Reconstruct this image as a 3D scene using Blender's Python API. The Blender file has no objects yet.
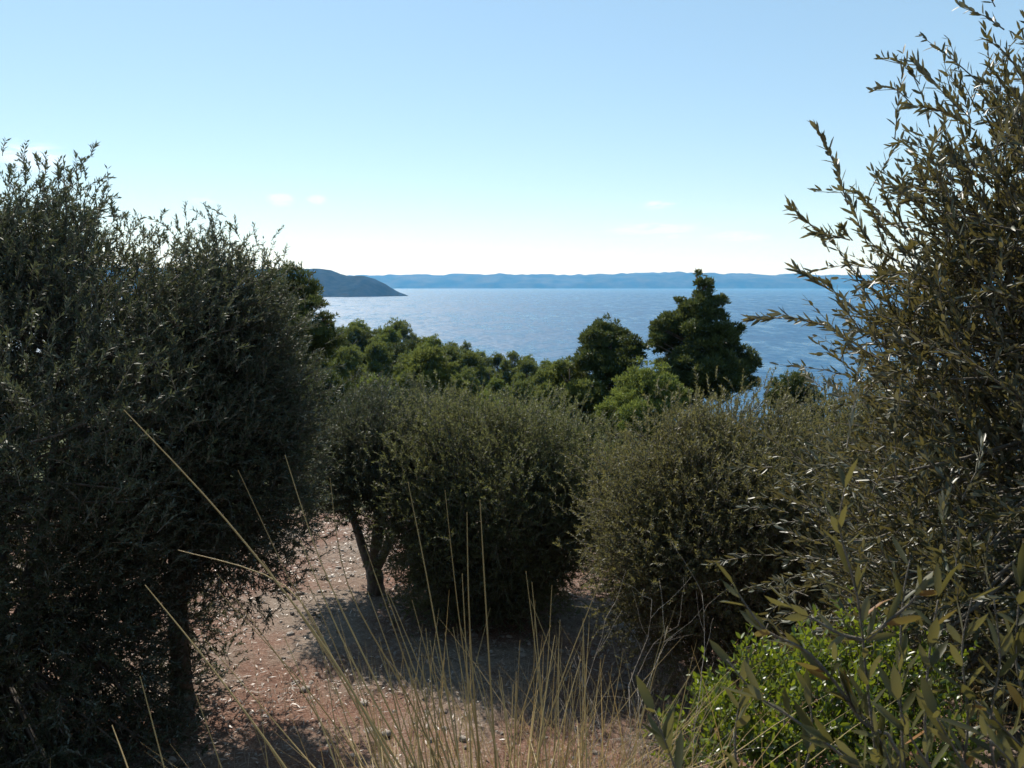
import bpy, math, random
import numpy as np
from mathutils import Vector, noise as mnoise

scene = bpy.context.scene
COL = scene.collection
R = math.radians

# ------------------------------------------------------------------ camera
F, CX, CY, PITCH = 852.0, 512.0, 384.0, R(6.63)
cam_d = bpy.data.cameras.new("camera"); cam = bpy.data.objects.new("camera", cam_d)
COL.objects.link(cam)
cam.location = (0, 0, 0); cam.rotation_euler = (R(90) - PITCH, 0, 0)
cam_d.sensor_width = 36; cam_d.lens = F / 1024 * 36
cam_d.clip_start = 0.05; cam_d.clip_end = 120000
cam_d.dof.use_dof = True; cam_d.dof.focus_distance = 14.0; cam_d.dof.aperture_fstop = 16
scene.camera = cam

# ------------------------------------------------------------------ light
SUN_AZ, SUN_EL = R(-24), R(45)          # azimuth from +Y towards +X
SUN_STRENGTH, SKY_STRENGTH = 4.9, 0.074
world = bpy.data.worlds.new("World"); scene.world = world
world.use_nodes = True
sun_d = bpy.data.lights.new("sun", 'SUN'); sun = bpy.data.objects.new("sun", sun_d)
COL.objects.link(sun)
sun_d.energy = SUN_STRENGTH; sun_d.angle = R(0.53); sun_d.color = (1.0, 0.94, 0.85)
sdir = Vector((math.sin(SUN_AZ) * math.cos(SUN_EL), math.cos(SUN_AZ) * math.cos(SUN_EL), math.sin(SUN_EL)))
sun.rotation_euler = (-sdir).to_track_quat('-Z', 'Y').to_euler()

scene.view_settings.view_transform = 'Standard'
scene.view_settings.look = 'None'
scene.view_settings.exposure = 0.75
scene.view_settings.gamma = 1.0
scene.view_settings.use_curve_mapping = False
cy = scene.cycles
cy.max_bounces = 7; cy.diffuse_bounces = 3; cy.glossy_bounces = 3; cy.transmission_bounces = 4
cy.volume_bounces = 0; cy.transparent_max_bounces = 6
cy.use_denoising = True
cy.sample_clamp_indirect = 6.0
cy.caustics_reflective = False; cy.caustics_refractive = False


class NT:
    """small helper to write node trees"""
    def __init__(self, tree):
        self.t = tree; tree.nodes.clear()
    def n(self, typ, **kw):
        nd = self.t.nodes.new(typ)
        for k, v in kw.items():
            if k.startswith('i_'):
                key = k[2:]
                key = int(key) if key.isdigit() else key.replace('_', ' ')
                self.s(nd.inputs[key], v)
            else:
                setattr(nd, k, v)
        return nd
    def s(self, sock, v):
        if isinstance(v, bpy.types.NodeSocket): self.t.links.new(v, sock)
        else:
            if hasattr(sock.default_value, '__len__') and not hasattr(v, '__len__'):
                v = (v, v, v)
            if hasattr(v, '__len__') and len(v) == 3 and sock.type == 'RGBA': v = (*v, 1)
            sock.default_value = v
    def m(self, op, a, b=0.0, c=None, clamp=False):
        nd = self.t.nodes.new('ShaderNodeMath'); nd.operation = op; nd.use_clamp = clamp
        self.s(nd.inputs[0], a); self.s(nd.inputs[1], b)
        if c is not None: self.s(nd.inputs[2], c)
        return nd.outputs[0]
    def mix(self, fac, a, b, blend='MIX'):
        nd = self.t.nodes.new('ShaderNodeMix'); nd.data_type = 'RGBA'; nd.blend_type = blend
        self.s(nd.inputs[0], fac); self.s(nd.inputs[6], a); self.s(nd.inputs[7], b)
        return nd.outputs[2]
    def noise(self, vec, scale, detail=4, rough=0.55, dist=0.0):
        nd = self.n('ShaderNodeTexNoise'); self.s(nd.inputs['Vector'], vec)
        nd.inputs['Scale'].default_value = scale; nd.inputs['Detail'].default_value = detail
        nd.inputs['Roughness'].default_value = rough; nd.inputs['Distortion'].default_value = dist
        return nd.outputs['Fac']
    def ramp(self, fac, stops):
        nd = self.n('ShaderNodeValToRGB'); self.s(nd.inputs[0], fac)
        e = nd.color_ramp.elements
        while len(e) < len(stops): e.new(0.5)
        for el, (p, c) in zip(e, stops):
            el.position = p; el.color = (*c, 1) if len(c) == 3 else c
        return nd.outputs[0]
    def mapr(self, v, a, b, c=0.0, d=1.0):
        nd = self.n('ShaderNodeMapRange'); self.s(nd.inputs[0], v)
        for i, q in enumerate((a, b, c, d)): nd.inputs[i + 1].default_value = q
        return nd.outputs[0]


# sky with the few low clouds, all laid out by direction in the sky
w = NT(world.node_tree)
tc = w.n('ShaderNodeTexCoord').outputs['Generated']
sky = w.n('ShaderNodeTexSky', sky_type='NISHITA', sun_disc=False, sun_elevation=SUN_EL,
          sun_rotation=SUN_AZ, altitude=60, air_density=1.0, dust_density=0.1, ozone_density=0.35)
sep = w.n('ShaderNodeSeparateXYZ'); w.s(sep.inputs[0], tc)
az = w.m('ARCTAN2', sep.outputs[0], sep.outputs[1]); el = w.m('ARCSINE', sep.outputs[2])
comb = w.n('ShaderNodeCombineXYZ'); w.s(comb.inputs[0], w.m('MULTIPLY', az, 1.0)); w.s(comb.inputs[1], w.m('MULTIPLY', el, 5.0))
nz = w.noise(comb.outputs[0], 26, 6, 0.6, 0.4)
comb2 = w.n('ShaderNodeCombineXYZ'); w.s(comb2.inputs[0], az); w.s(comb2.inputs[1], w.m('MULTIPLY', el, 9.0))
nz2 = w.noise(comb2.outputs[0], 7, 6, 0.62, 0.5)
def sky_dir(px, py):
    x, y = (px - CX) / F, (CY - py) / F
    d = Vector((x, math.cos(PITCH) + y * math.sin(PITCH), -math.sin(PITCH) + y * math.cos(PITCH))).normalized()
    return math.atan2(d.x, d.y), math.asin(d.z)
cl = None
for (px, py, wx, wy, amp) in [(281, 199, 11, 6, 1.0), (317, 200, 9, 4.5, .8), (655, 229, 42, 5, 1.0), (735, 237, 28, 5, .95),
                              (658, 205, 16, 3.5, .9), (672, 237, 18, 5, .5), (362, 246, 26, 4, .5), (30, 158, 26, 12, .9),
                              (208, 200, 20, 6, .45), (800, 268, 60, 8, .5), (575, 242, 30, 4, .35), (-300, 190, 60, 12, .7), (1250, 200, 80, 12, .7)]:
    a0, e0 = sky_dir(px, py)
    u = w.m('DIVIDE', w.m('SUBTRACT', az, a0), wx / F); v = w.m('DIVIDE', w.m('SUBTRACT', el, e0), wy / F)
    g = w.m('POWER', 2.71828, w.m('MULTIPLY', w.m('ADD', w.m('MULTIPLY', u, u), w.m('MULTIPLY', v, v)), -1.0))
    g = w.m('MULTIPLY', w.m('MULTIPLY', g, amp), w.mapr(nz, 0.30, 0.55))
    g = w.mapr(g, .12, .55, 0.0, 0.95)
    cl = g if cl is None else w.m('MAXIMUM', cl, g)
# thin bank of whitish cloud low over the horizon
band = w.m('MULTIPLY', w.mapr(el, 0.10, 0.02), w.mapr(nz2, 0.36, 0.66))
cl = w.m('MAXIMUM', cl, w.m('MULTIPLY', band, 0.34))
lifted_sky = w.mix(0.30, sky.outputs[0], (4.0, 6.95, 8.8))      # even pale cyan added to lift the sky's brightness and hue
skyc = w.mix(cl, lifted_sky, (7.8, 9.7, 11.2))
bg = w.n('ShaderNodeBackground'); w.s(bg.inputs[0], skyc); bg.inputs[1].default_value = SKY_STRENGTH
wo = w.n('ShaderNodeOutputWorld'); w.s(wo.inputs[0], bg.outputs[0])


# ------------------------------------------------------------------ helpers
def at(px, py, Y):
    """the point on the photo's sight line through a pixel, at depth Y in metres"""
    x, y = (px - CX) / F, (CY - py) / F
    d = Vector((x, math.cos(PITCH) + y * math.sin(PITCH), -math.sin(PITCH) + y * math.cos(PITCH)))
    return d * (Y / d.y)

def sstep(a, b, v):
    t = min(1.0, max(0.0, (v - a) / (b - a)))
    return t * t * (3 - 2 * t)

def ground_z(x, y):
    """height of the land; the eye is at 0 and the sea at -60"""
    ye = 2.2 + 1.3 * sstep(0.1, 1.5, x)
    bank = -1.62 - 0.07 * max(0.0, y) + 0.06 * max(0.0, -y)
    terr = -4.22 - 0.02 * max(0.0, min(y, 13) - 5)
    z = bank + (terr - bank) * sstep(ye, ye + 3.0, y)
    if y > 13:
        z -= 0.19 * (min(y, 75) - 13) * sstep(13, 22, y)
        if y > 75: z -= 0.07 * (y - 75)
        xs = max(-70.0, min(160.0, x))
        z -= 0.20 * xs * sstep(25, 150, y) if xs > 0 else 0.13 * xs * sstep(60, 150, y)
        dr = sstep(165 + 0.25 * max(-60, min(0, -x)), 430, y)
        z = z + (-66 - z) * dr
    n = mnoise.noise((x * .35, y * .35, 0)) * .10 + mnoise.noise((x * 1.3, y * 1.3, 5)) * .05 + mnoise.noise((x * 5, y * 5, 9)) * .018
    if y > 20: n += mnoise.noise((x * .04, y * .04, 3)) * 1.2 * sstep(20, 60, y)
    return z + n

def mesh_object(name, verts, faces, mat, parent=None, smooth=True):
    me = bpy.data.meshes.new(name)
    me.from_pydata([tuple(v) for v in verts], [], faces)
    if smooth: me.polygons.foreach_set('use_smooth', [True] * len(me.polygons))
    me.materials.append(mat); me.update()
    o = bpy.data.objects.new(name, me); COL.objects.link(o)
    if parent: o.parent = parent
    return o

def np_mesh(name, V, loops, starts, totals, mat, parent=None, smooth=False):
    me = bpy.data.meshes.new(name)
    me.vertices.add(len(V)); me.vertices.foreach_set('co', np.ascontiguousarray(V, dtype=np.float32).ravel())
    me.loops.add(len(loops)); me.loops.foreach_set('vertex_index', np.ascontiguousarray(loops, dtype=np.int32))
    me.polygons.add(len(starts)); me.polygons.foreach_set('loop_start', np.ascontiguousarray(starts, dtype=np.int32))
    me.polygons.foreach_set('loop_total', np.ascontiguousarray(totals, dtype=np.int32))
    if smooth: me.polygons.foreach_set('use_smooth', np.ones(len(starts), dtype=bool))
    me.materials.append(mat); me.update(calc_edges=True)
    o = bpy.data.objects.new(name, me); COL.objects.link(o)
    if parent: o.parent = parent
    return o

def unit(a):
    return a / np.maximum(np.linalg.norm(a, axis=-1, keepdims=True), 1e-9)

def quads_mesh(name, Q, mat, parent=None):
    """Q: (n,4,3)"""
    n = len(Q)
    return np_mesh(name, Q.reshape(-1, 3), np.arange(n * 4), np.arange(n) * 4, np.full(n, 4), mat, parent)

def leaf_quads(P, D, N, L, W, droop=0.0):
    """lance-shaped leaves of one folded quad each"""
    S = unit(np.cross(D, N)); L = L[:, None]; W = W[:, None]
    mid = P + D * L * 0.48
    tip = P + D * L - N * L * droop
    return np.stack([P, mid + S * W * .5 + N * W * .12, tip, mid - S * W * .5 + N * W * .12], axis=1)

def leaf_fine(name, P, D, N, L, W, mat, parent, bend):
    """leaves with a fold along the midrib and a bend: eight vertices, six faces each"""
    n = len(P); S = unit(np.cross(D, N)); L = L[:, None]; W = W[:, None]; b = bend[:, None]
    def pt(t, s, up): return P + D * L * t + S * W * s + N * (W * up + L * b * t * t)
    V = np.stack([pt(0, 0, 0), pt(.36, 0, -.06), pt(.72, 0, -.06), pt(1, 0, 0),
                  pt(.30, .46, .10), pt(.70, .42, .10), pt(.30, -.46, .10), pt(.70, -.42, .10)], axis=1)
    pat = [0, 4, 1, 1, 4, 5, 2, 2, 5, 3, 0, 1, 6, 1, 2, 7, 6, 2, 3, 7]
    tot = np.array([3, 4, 3, 3, 4, 3]); st = np.array([0, 3, 7, 10, 13, 17])
    off = np.arange(n) * 8
    loops = (np.array(pat)[None, :] + off[:, None]).ravel()
    starts = (st[None, :] + (np.arange(n) * 20)[:, None]).ravel()
    return np_mesh(name, V.reshape(-1, 3), loops, starts, np.tile(tot, n), mat, parent, smooth=True)

class Tubes:
    """collects tapered tubes"""
    def __init__(self): self.v, self.f = [], []
    def add(self, pts, radii, sides=6, rough=0.0, rng=None):
        pts = [Vector(p) for p in pts]; rows = []
        ref = Vector((0.31, 0.83, 0.46))
        for i, p in enumerate(pts):
            t = (pts[min(i + 1, len(pts) - 1)] - pts[max(i - 1, 0)]).normalized()
            a = t.cross(ref)
            if a.length < .05: a = t.cross(Vector((1, 0, 0)))
            a.normalize(); b = t.cross(a); row = []
            for k in range(sides):
                q = 2 * math.pi * k / sides
                rr = radii[i] * (1 + (rng.uniform(-rough, rough) if rng else 0))
                row.append(len(self.v)); self.v.append(p + (a * math.cos(q) + b * math.sin(q)) * rr)
            rows.append(row)
        for r0, r1 in zip(rows, rows[1:]):
            for k in range(sides):
                self.f.append((r0[k], r0[(k + 1) % sides], r1[(k + 1) % sides], r1[k]))
        self.f.append(tuple(rows[-1]))
    def build(self, name, mat, parent=None): return mesh_object(name, self.v, self.f, mat, parent)

def thin_tubes(name, A, B, C, r0, r1, mat, parent):
    """many three-sided twigs from A by way of B to C (n,3)"""
    n = len(A); t = unit(C - A)
    a = unit(np.cross(t, np.array([0.3, 0.8, 0.5]))); b = np.cross(t, a)
    rows = []
    for p, r in ((A, r0), (B, (r0 + r1) / 2), (C, r1)):
        for k in range(3):
            q = 2 * math.pi * k / 3
            rows.append(p + (a * math.cos(q) + b * math.sin(q)) * np.reshape(r, (-1, 1)))
    V = np.stack(rows, axis=1)
    pat = []
    for s in range(2):
        for k in range(3):
            pat += [s * 3 + k, s * 3 + (k + 1) % 3, s * 3 + 3 + (k + 1) % 3, s * 3 + 3 + k]
    loops = (np.array(pat)[None] + (np.arange(n) * 9)[:, None]).ravel()
    return np_mesh(name, V.reshape(-1, 3), loops, np.arange(n * 6) * 4, np.full(n * 6, 4), mat, parent, smooth=True)

def thing(name, loc, label, cat, group=None):
    o = bpy.data.objects.new(name, None); COL.objects.link(o)
    o.location = loc; o.empty_display_size = .3
    tag(o, label, cat, group); return o

def tag(o, label, cat, group=None, kind=None):
    o['label'] = label; o['category'] = cat
    if group: o['group'] = group
    if kind: o['kind'] = kind

def structure(o): o['kind'] = 'structure'; return o

# ------------------------------------------------------------------ materials
def new_mat(name):
    m = bpy.data.materials.new(name); m.use_nodes = True
    return m, NT(m.node_tree)

def leaf_mat(name, top, under, trans, tfac, rough=.45, spec=.5, vary=.35, warm=(0.12, 0.08, 0.03)):
    """two-sided leaf: own colour above and below, some light passing through"""
    m, t = new_mat(name)
    g = t.n('ShaderNodeNewGeometry')
    rnd = g.outputs['Random Per Island']
    pos = t.n('ShaderNodeTexCoord').outputs['Object']
    big = t.noise(pos, 1.1, 2, .5)
    c = t.mix(g.outputs['Backfacing'], top, under)
    v = t.m('ADD', t.mapr(rnd, 0, 1, 1 - vary, 1 + vary), t.mapr(big, .3, .7, -.18, .18))
    hsv = t.n('ShaderNodeHueSaturation'); t.s(hsv.inputs['Color'], c); t.s(hsv.inputs['Value'], v)
    t.s(hsv.inputs['Hue'], t.mapr(big, .3, .7, .485, .515))
    odd = t.m('GREATER_THAN', t.m('FRACT', t.m('MULTIPLY', rnd, 37.7)), .955)
    c2 = t.mix(t.m('MULTIPLY', odd, .7), hsv.outputs[0], warm)
    p = t.n('ShaderNodeBsdfPrincipled'); t.s(p.inputs['Base Color'], c2)
    t.s(p.inputs['Roughness'], t.m('ADD', t.m('MULTIPLY', g.outputs['Backfacing'], .25), rough)); p.inputs['Specular IOR Level'].default_value = spec
    tr = t.n('ShaderNodeBsdfTranslucent'); t.s(tr.inputs[0], t.mix(.5, trans, t.mix(1.0, c2, trans, 'MULTIPLY')) if False else trans)
    mx = t.n('ShaderNodeMixShader'); mx.inputs[0].default_value = tfac
    t.s(mx.inputs[1], p.outputs[0]); t.s(mx.inputs[2], tr.outputs[0])
    o = t.n('ShaderNodeOutputMaterial'); t.s(o.inputs[0], mx.outputs[0])
    return m

def bark_mat(name, c0, c1, scale=14):
    m, t = new_mat(name)
    pos = t.n('ShaderNodeTexCoord').outputs['Object']
    mp = t.n('ShaderNodeMapping'); t.s(mp.inputs[0], pos); mp.inputs['Scale'].default_value = (1, 1, .35)
    n1 = t.noise(mp.outputs[0], scale, 6, .65, .3); n2 = t.noise(pos, scale * 4, 4, .6)
    c = t.mix(t.mapr(n1, .35, .7), c0, c1)
    p = t.n('ShaderNodeBsdfPrincipled'); t.s(p.inputs['Base Color'], c); p.inputs['Roughness'].default_value = .85
    bp = t.n('ShaderNodeBump'); bp.inputs['Strength'].default_value = .8; bp.inputs['Distance'].default_value = .02
    t.s(bp.inputs['Height'], t.m('ADD', n1, t.m('MULTIPLY', n2, .4))); t.s(p.inputs['Normal'], bp.outputs[0])
    o = t.n('ShaderNodeOutputMaterial'); t.s(o.inputs[0], p.outputs[0])
    return m

M = {}
M['olive'] = leaf_mat('olive leaf', (.070, .084, .040), (.145, .158, .108), (.150, .158, .048), .40, .58, .3)
M['olive_brown'] = leaf_mat('brownish olive leaf', (.074, .080, .038), (.150, .152, .104), (.160, .148, .046), .40, .56, .32)
M['olive_grey'] = leaf_mat('grey olive leaf', (.050, .062, .036), (.15, .17, .14), (.075, .085, .034), .30, .6, .28)
M['olive_near'] = leaf_mat('near olive leaf', (.052, .056, .026), (.165, .165, .12), (.11, .092, .026), .33, .42, .45)
M['shoot'] = leaf_mat('young olive leaf', (.060, .062, .024), (.15, .145, .085), (.13, .115, .025), .32, .42, .35, .25, (.30, .12, .03))
M['pine'] = leaf_mat('pine needle', (.082, .106, .035), (.082, .106, .035), (.165, .19, .042), .35, .55, .3, .3, (.10, .10, .03))
M['pine_dark'] = leaf_mat('dark pine needle', (.050, .070, .024), (.050, .070, .024), (.10, .12, .028), .28, .55, .3, .3, (.06, .07, .03))
M['pine_bright'] = leaf_mat('bright pine needle', (.092, .124, .035), (.092, .124, .035), (.19, .23, .045), .36, .55, .3, .3, (.12, .12, .03))
M['mastic'] = leaf_mat('mastic leaf', (.074, .104, .012), (.10, .14, .028), (.19, .235, .012), .38, .36, .6, .3, (.16, .07, .03))
M['bark'] = bark_mat('olive bark', (.05, .040, .032), (.17, .145, .12))
M['twig'] = bark_mat('olive twig', (.07, .06, .045), (.17, .145, .115), 30)
M['pine_bark'] = bark_mat('pine bark', (.05, .035, .028), (.18, .12, .085), 6)

def straw_mat(name, c0, c1, tf=.25):
    m, t = new_mat(name)
    rnd = t.n('ShaderNodeNewGeometry').outputs['Random Per Island']
    pos = t.n('ShaderNodeTexCoord').outputs['Object']
    c = t.mix(t.m('MULTIPLY_ADD', t.noise(pos, 9, 3), .5, t.m('MULTIPLY', rnd, .6), clamp=True), c0, c1)
    p = t.n('ShaderNodeBsdfPrincipled'); t.s(p.inputs['Base Color'], c); p.inputs['Roughness'].default_value = .5
    tr = t.n('ShaderNodeBsdfTranslucent'); t.s(tr.inputs[0], c)
    mx = t.n('ShaderNodeMixShader'); mx.inputs[0].default_value = tf
    t.s(mx.inputs[1], p.outputs[0]); t.s(mx.inputs[2], tr.outputs[0])
    o = t.n('ShaderNodeOutputMaterial'); t.s(o.inputs[0], mx.outputs[0]); return m
M['straw'] = straw_mat('straw', (.24, .155, .052), (.46, .33, .135))
M['dead_grass'] = straw_mat('dead grass', (.19, .145, .105), (.42, .34, .26))
M['litter'] = straw_mat('leaf litter', (.085, .055, .04), (.40, .33, .27), .1)
M['dead_twig'] = bark_mat('dead twig', (.22, .18, .14), (.46, .40, .33), 25)

def stone_mat():
    m, t = new_mat('limestone')
    pos = t.n('ShaderNodeTexCoord').outputs['Object']
    rnd = t.n('ShaderNodeNewGeometry').outputs['Random Per Island']
    c = t.ramp(t.m('MULTIPLY_ADD', t.noise(pos, 16, 5), .6, t.m('MULTIPLY', rnd, .4)), [(.25, (.11, .085, .07)), (.8, (.32, .28, .24))])
    p = t.n('ShaderNodeBsdfPrincipled'); t.s(p.inputs['Base Color'], c); p.inputs['Roughness'].default_value = .85
    bp = t.n('ShaderNodeBump'); bp.inputs['Strength'].default_value = .6; bp.inputs['Distance'].default_value = .01
    t.s(bp.inputs['Height'], t.noise(pos, 40, 5)); t.s(p.inputs['Normal'], bp.outputs[0])
    o = t.n('ShaderNodeOutputMaterial'); t.s(o.inputs[0], p.outputs[0]); return m
M['stone'] = stone_mat()

def soil_mat():
    m, t = new_mat('soil')
    pos = t.n('ShaderNodeTexCoord').outputs['Object']
    n1 = t.noise(pos, .55, 4, .6, .2); n2 = t.noise(pos, 7, 6, .65); n3 = t.noise(pos, 45, 5, .7)
    soil = t.ramp(n2, [(.3, (.115, .056, .037)), (.7, (.21, .115, .080))])
    dry = t.ramp(n2, [(.3, (.125, .092, .068)), (.75, (.28, .225, .18))])
    c = t.mix(t.mapr(n1, .42, .60), soil, dry)
    c = t.mix(t.mapr(n3, .50, .72, 0, .6), c, (.44, .38, .32))
    c = t.mix(t.mapr(n3, .46, .30, 0, .55), c, (.08, .055, .042))
    # beyond the grove the slope is covered with low green scrub
    sp = t.n('ShaderNodeSeparateXYZ'); t.s(sp.inputs[0], pos)
    far = t.mapr(t.m('ADD', sp.outputs[1], t.m('MULTIPLY', n1, 14)), 24, 34)
    c = t.mix(far, c, t.ramp(n2, [(.3, (.035, .045, .018)), (.7, (.075, .085, .035))]))
    p = t.n('ShaderNodeBsdfPrincipled'); t.s(p.inputs['Base Color'], c); p.inputs['Roughness'].default_value = .95
    p.inputs['Specular IOR Level'].default_value = .15
    bp = t.n('ShaderNodeBump'); bp.inputs['Strength'].default_value = 1.0; bp.inputs['Distance'].default_value = .05
    t.s(bp.inputs['Height'], t.m('ADD', n2, t.m('MULTIPLY', n3, .5))); t.s(p.inputs['Normal'], bp.outputs[0])
    o = t.n('ShaderNodeOutputMaterial'); t.s(o.inputs[0], p.outputs[0]); return m

def far_land_mat(name, c0, c1, scale):
    m, t = new_mat(name)
    pos = t.n('ShaderNodeTexCoord').outputs['Object']
    n = t.noise(pos, scale, 6, .65)
    c = t.mix(t.mapr(n, .4, .65), c0, c1)
    p = t.n('ShaderNodeBsdfPrincipled'); t.s(p.inputs['Base Color'], c); p.inputs['Roughness'].default_value = 1
    p.inputs['Specular IOR Level'].default_value = 0
    o = t.n('ShaderNodeOutputMaterial'); t.s(o.inputs[0], p.outputs[0]); return m

def water_mat():
    m, t = new_mat('sea water')
    pos = t.n('ShaderNodeTexCoord').outputs['Object']
    mp = t.n('ShaderNodeMapping'); t.s(mp.inputs[0], pos); mp.inputs['Scale'].default_value = (.7, 1.0, 1)
    mp.inputs['Rotation'].default_value = (0, 0, R(25))
    w1 = t.noise(mp.outputs[0], .11, 3, .55); w2 = t.noise(mp.outputs[0], .022, 3, .5); w3 = t.noise(pos, .0022, 4, .55, .3)
    mp2 = t.n('ShaderNodeMapping'); t.s(mp2.inputs[0], pos); mp2.inputs['Scale'].default_value = (.18, 1, 1)
    w4 = t.noise(mp2.outputs[0], .0035, 5, .6)
    mp3 = t.n('ShaderNodeMapping'); t.s(mp3.inputs[0], pos); mp3.inputs['Scale'].default_value = (1, .3, 1)
    w5 = t.noise(mp3.outputs[0], .04, 5, .7)
    p = t.n('ShaderNodeBsdfPrincipled')
    t.s(p.inputs['Base Color'], t.mix(w3, (.001, .052, .125), (.002, .070, .158)))
    t.s(p.inputs['Roughness'], t.m('ADD', t.mapr(w4, .35, .65, .28, .40), t.mapr(w5, .40, .64, -.08, .30)))
    p.inputs['IOR'].default_value = 1.33
    b1 = t.n('ShaderNodeBump'); b1.inputs['Strength'].default_value = 1.0; b1.inputs['Distance'].default_value = 2.6
    t.s(b1.inputs['Height'], w1)
    b2 = t.n('ShaderNodeBump'); b2.inputs['Strength'].default_value = .5; b2.inputs['Distance'].default_value = 4
    t.s(b2.inputs['Height'], w2); t.s(b2.inputs['Normal'], b1.outputs[0])
    t.s(p.inputs['Normal'], b2.outputs[0])
    o = t.n('ShaderNodeOutputMaterial'); t.s(o.inputs[0], p.outputs[0]); return m

# ------------------------------------------------------------------ the setting
SEA = -60.0
def grid_mesh(name, xs, ys, fz, mat):
    V = [(x, y, fz(x, y)) for y in ys for x in xs]
    nx = len(xs)
    Fc = [(j * nx + i, j * nx + i + 1, (j + 1) * nx + i + 1, (j + 1) * nx + i) for j in range(len(ys) - 1) for i in range(nx - 1)]
    return structure(mesh_object(name, V, Fc, mat))
u = np.linspace(-1, 1, 261)
gx = np.sinh(u * 5.2) / math.sinh(5.2) * 620
v = np.linspace(-.62, 1, 301)
gy = 6 + np.sinh(v * 5.0) / math.sinh(5.0) * 640
grid_mesh('ground', list(gx), list(gy), ground_z, soil_mat())

sx = [-24500, -14000, -6000, -1500, 0, 1500, 6000, 14000, 24500]
sy = [-3000, 0, 1000, 4000, 12000, 18000, 22000]
grid_mesh('sea', sx, sy, lambda x, y: SEA, water_mat())

# wooded headland about 4.6 km away
HP = [(-420, 150), (-100, 175), (60, 165), (180, 150), (270, 146), (305, 147), (318, 146), (330, 139), (338, 124), (346, 115), (354, 113), (364, 113), (374, 97), (384, 72), (391, 44), (397, 24), (405, 7), (409, -6)]
def ridge(px):
    for (a, ha), (b, hb) in zip(HP, HP[1:]):
        if a <= px <= b: return ha + (hb - ha) * (px - a) / (b - a)
    return -6
hx = np.linspace(-420, 409, 240); hy = np.linspace(-1, 1, 36)
HY = 4650.0
Vh, Fh = [], []
for j, tq in enumerate(hy):
    for i, px in enumerate(hx):
        h = ridge(px)
        k = max(0.0, 1 - abs(tq) ** 1.35)
        yy = HY + 60 + tq * (110 + 3.2 * max(h, 0))
        xx = (px - 512) / F * HY
        z = SEA - 5 + (h + 5) * k
        z += (mnoise.noise((xx * .006, yy * .006, 1)) * 9 + mnoise.noise((xx * .03, yy * .03, 2)) * 4.0) * min(1, max(0, h) / 40) * k
        Vh.append((xx, yy, z))
nx = len(hx)
Fh = [(j * nx + i, j * nx + i + 1, (j + 1) * nx + i + 1, (j + 1) * nx + i) for j in range(len(hy) - 1) for i in range(nx - 1)]
structure(mesh_object('headland', Vh, Fh, far_land_mat('headland scrub', (.018, .026, .014), (.045, .046, .03), .03)))

# long hilly coast on the far side of the gulf
def coast_h(x):
    k = x / 15500 * F + 512
    b = 258 + 14 * math.sin(k * .011 + .6) + 10 * math.sin(k * .029) + 20 * math.exp(-((k - 640) / 60) ** 2) + 18 * math.exp(-((k - 390) / 50) ** 2)
    return b
def coast_z(x, y):
    tq = (y - 14600) / 3600
    k = max(0.0, math.sin(math.pi * min(1, max(0, tq)))) ** .6
    n = mnoise.noise((x * .0011, y * .0011, 4)) * 36 + mnoise.noise((x * .0035, y * .0035, 8)) * 18 + mnoise.noise((x * .011, y * .011, 8)) * 7
    n += mnoise.noise((x * .0024, 3.3, 7)) * 26 + mnoise.noise((x * .0075, 1.3, 7)) * 22
    return SEA - 8 + (coast_h(x) + n + 4) * k
grid_mesh('far_hills', list(np.linspace(-19000, 21000, 800)), list(np.linspace(14600, 18200, 22)), coast_z,
          far_land_mat('far hills scrub', (.022, .034, .018), (.085, .08, .055), .003))

# the blue air between here and the far coast
def haze():
    m, t = new_mat('sea haze')
    pv = t.n('ShaderNodeVolumePrincipled')
    pv.inputs['Color'].default_value = (.10, .42, 1.0, 1)
    pv.inputs['Density'].default_value = 5.2e-5
    pv.inputs['Anisotropy'].default_value = .22
    pv.inputs['Absorption Color'].default_value = (1, 1, 1, 1)
    o = t.n('ShaderNodeOutputMaterial'); t.s(o.inputs['Volume'], pv.outputs[0])
    x0, x1, y0, y1, z0, z1 = -25000, 25000, -4000, 22500, -75, 330
    V = [(x, y, z) for z in (z0, z1) for y in (y0, y1) for x in (x0, x1)]
    Fc = [(0, 2, 3, 1), (4, 5, 7, 6), (0, 1, 5, 4), (2, 6, 7, 3), (0, 4, 6, 2), (1, 3, 7, 5)]
    o = mesh_object('haze', V, Fc, m, smooth=False)
    o['kind'] = 'stuff'; o['label'] = 'pale blue haze lying over the sea and the far hills'; o['category'] = 'haze'
haze()

# ------------------------------------------------------------------ olive trees
def bez(a, b, c, n):
    return [a * (1 - t) ** 2 + b * 2 * t * (1 - t) + c * t * t for t in [i / (n - 1) for i in range(n)]]

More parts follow.
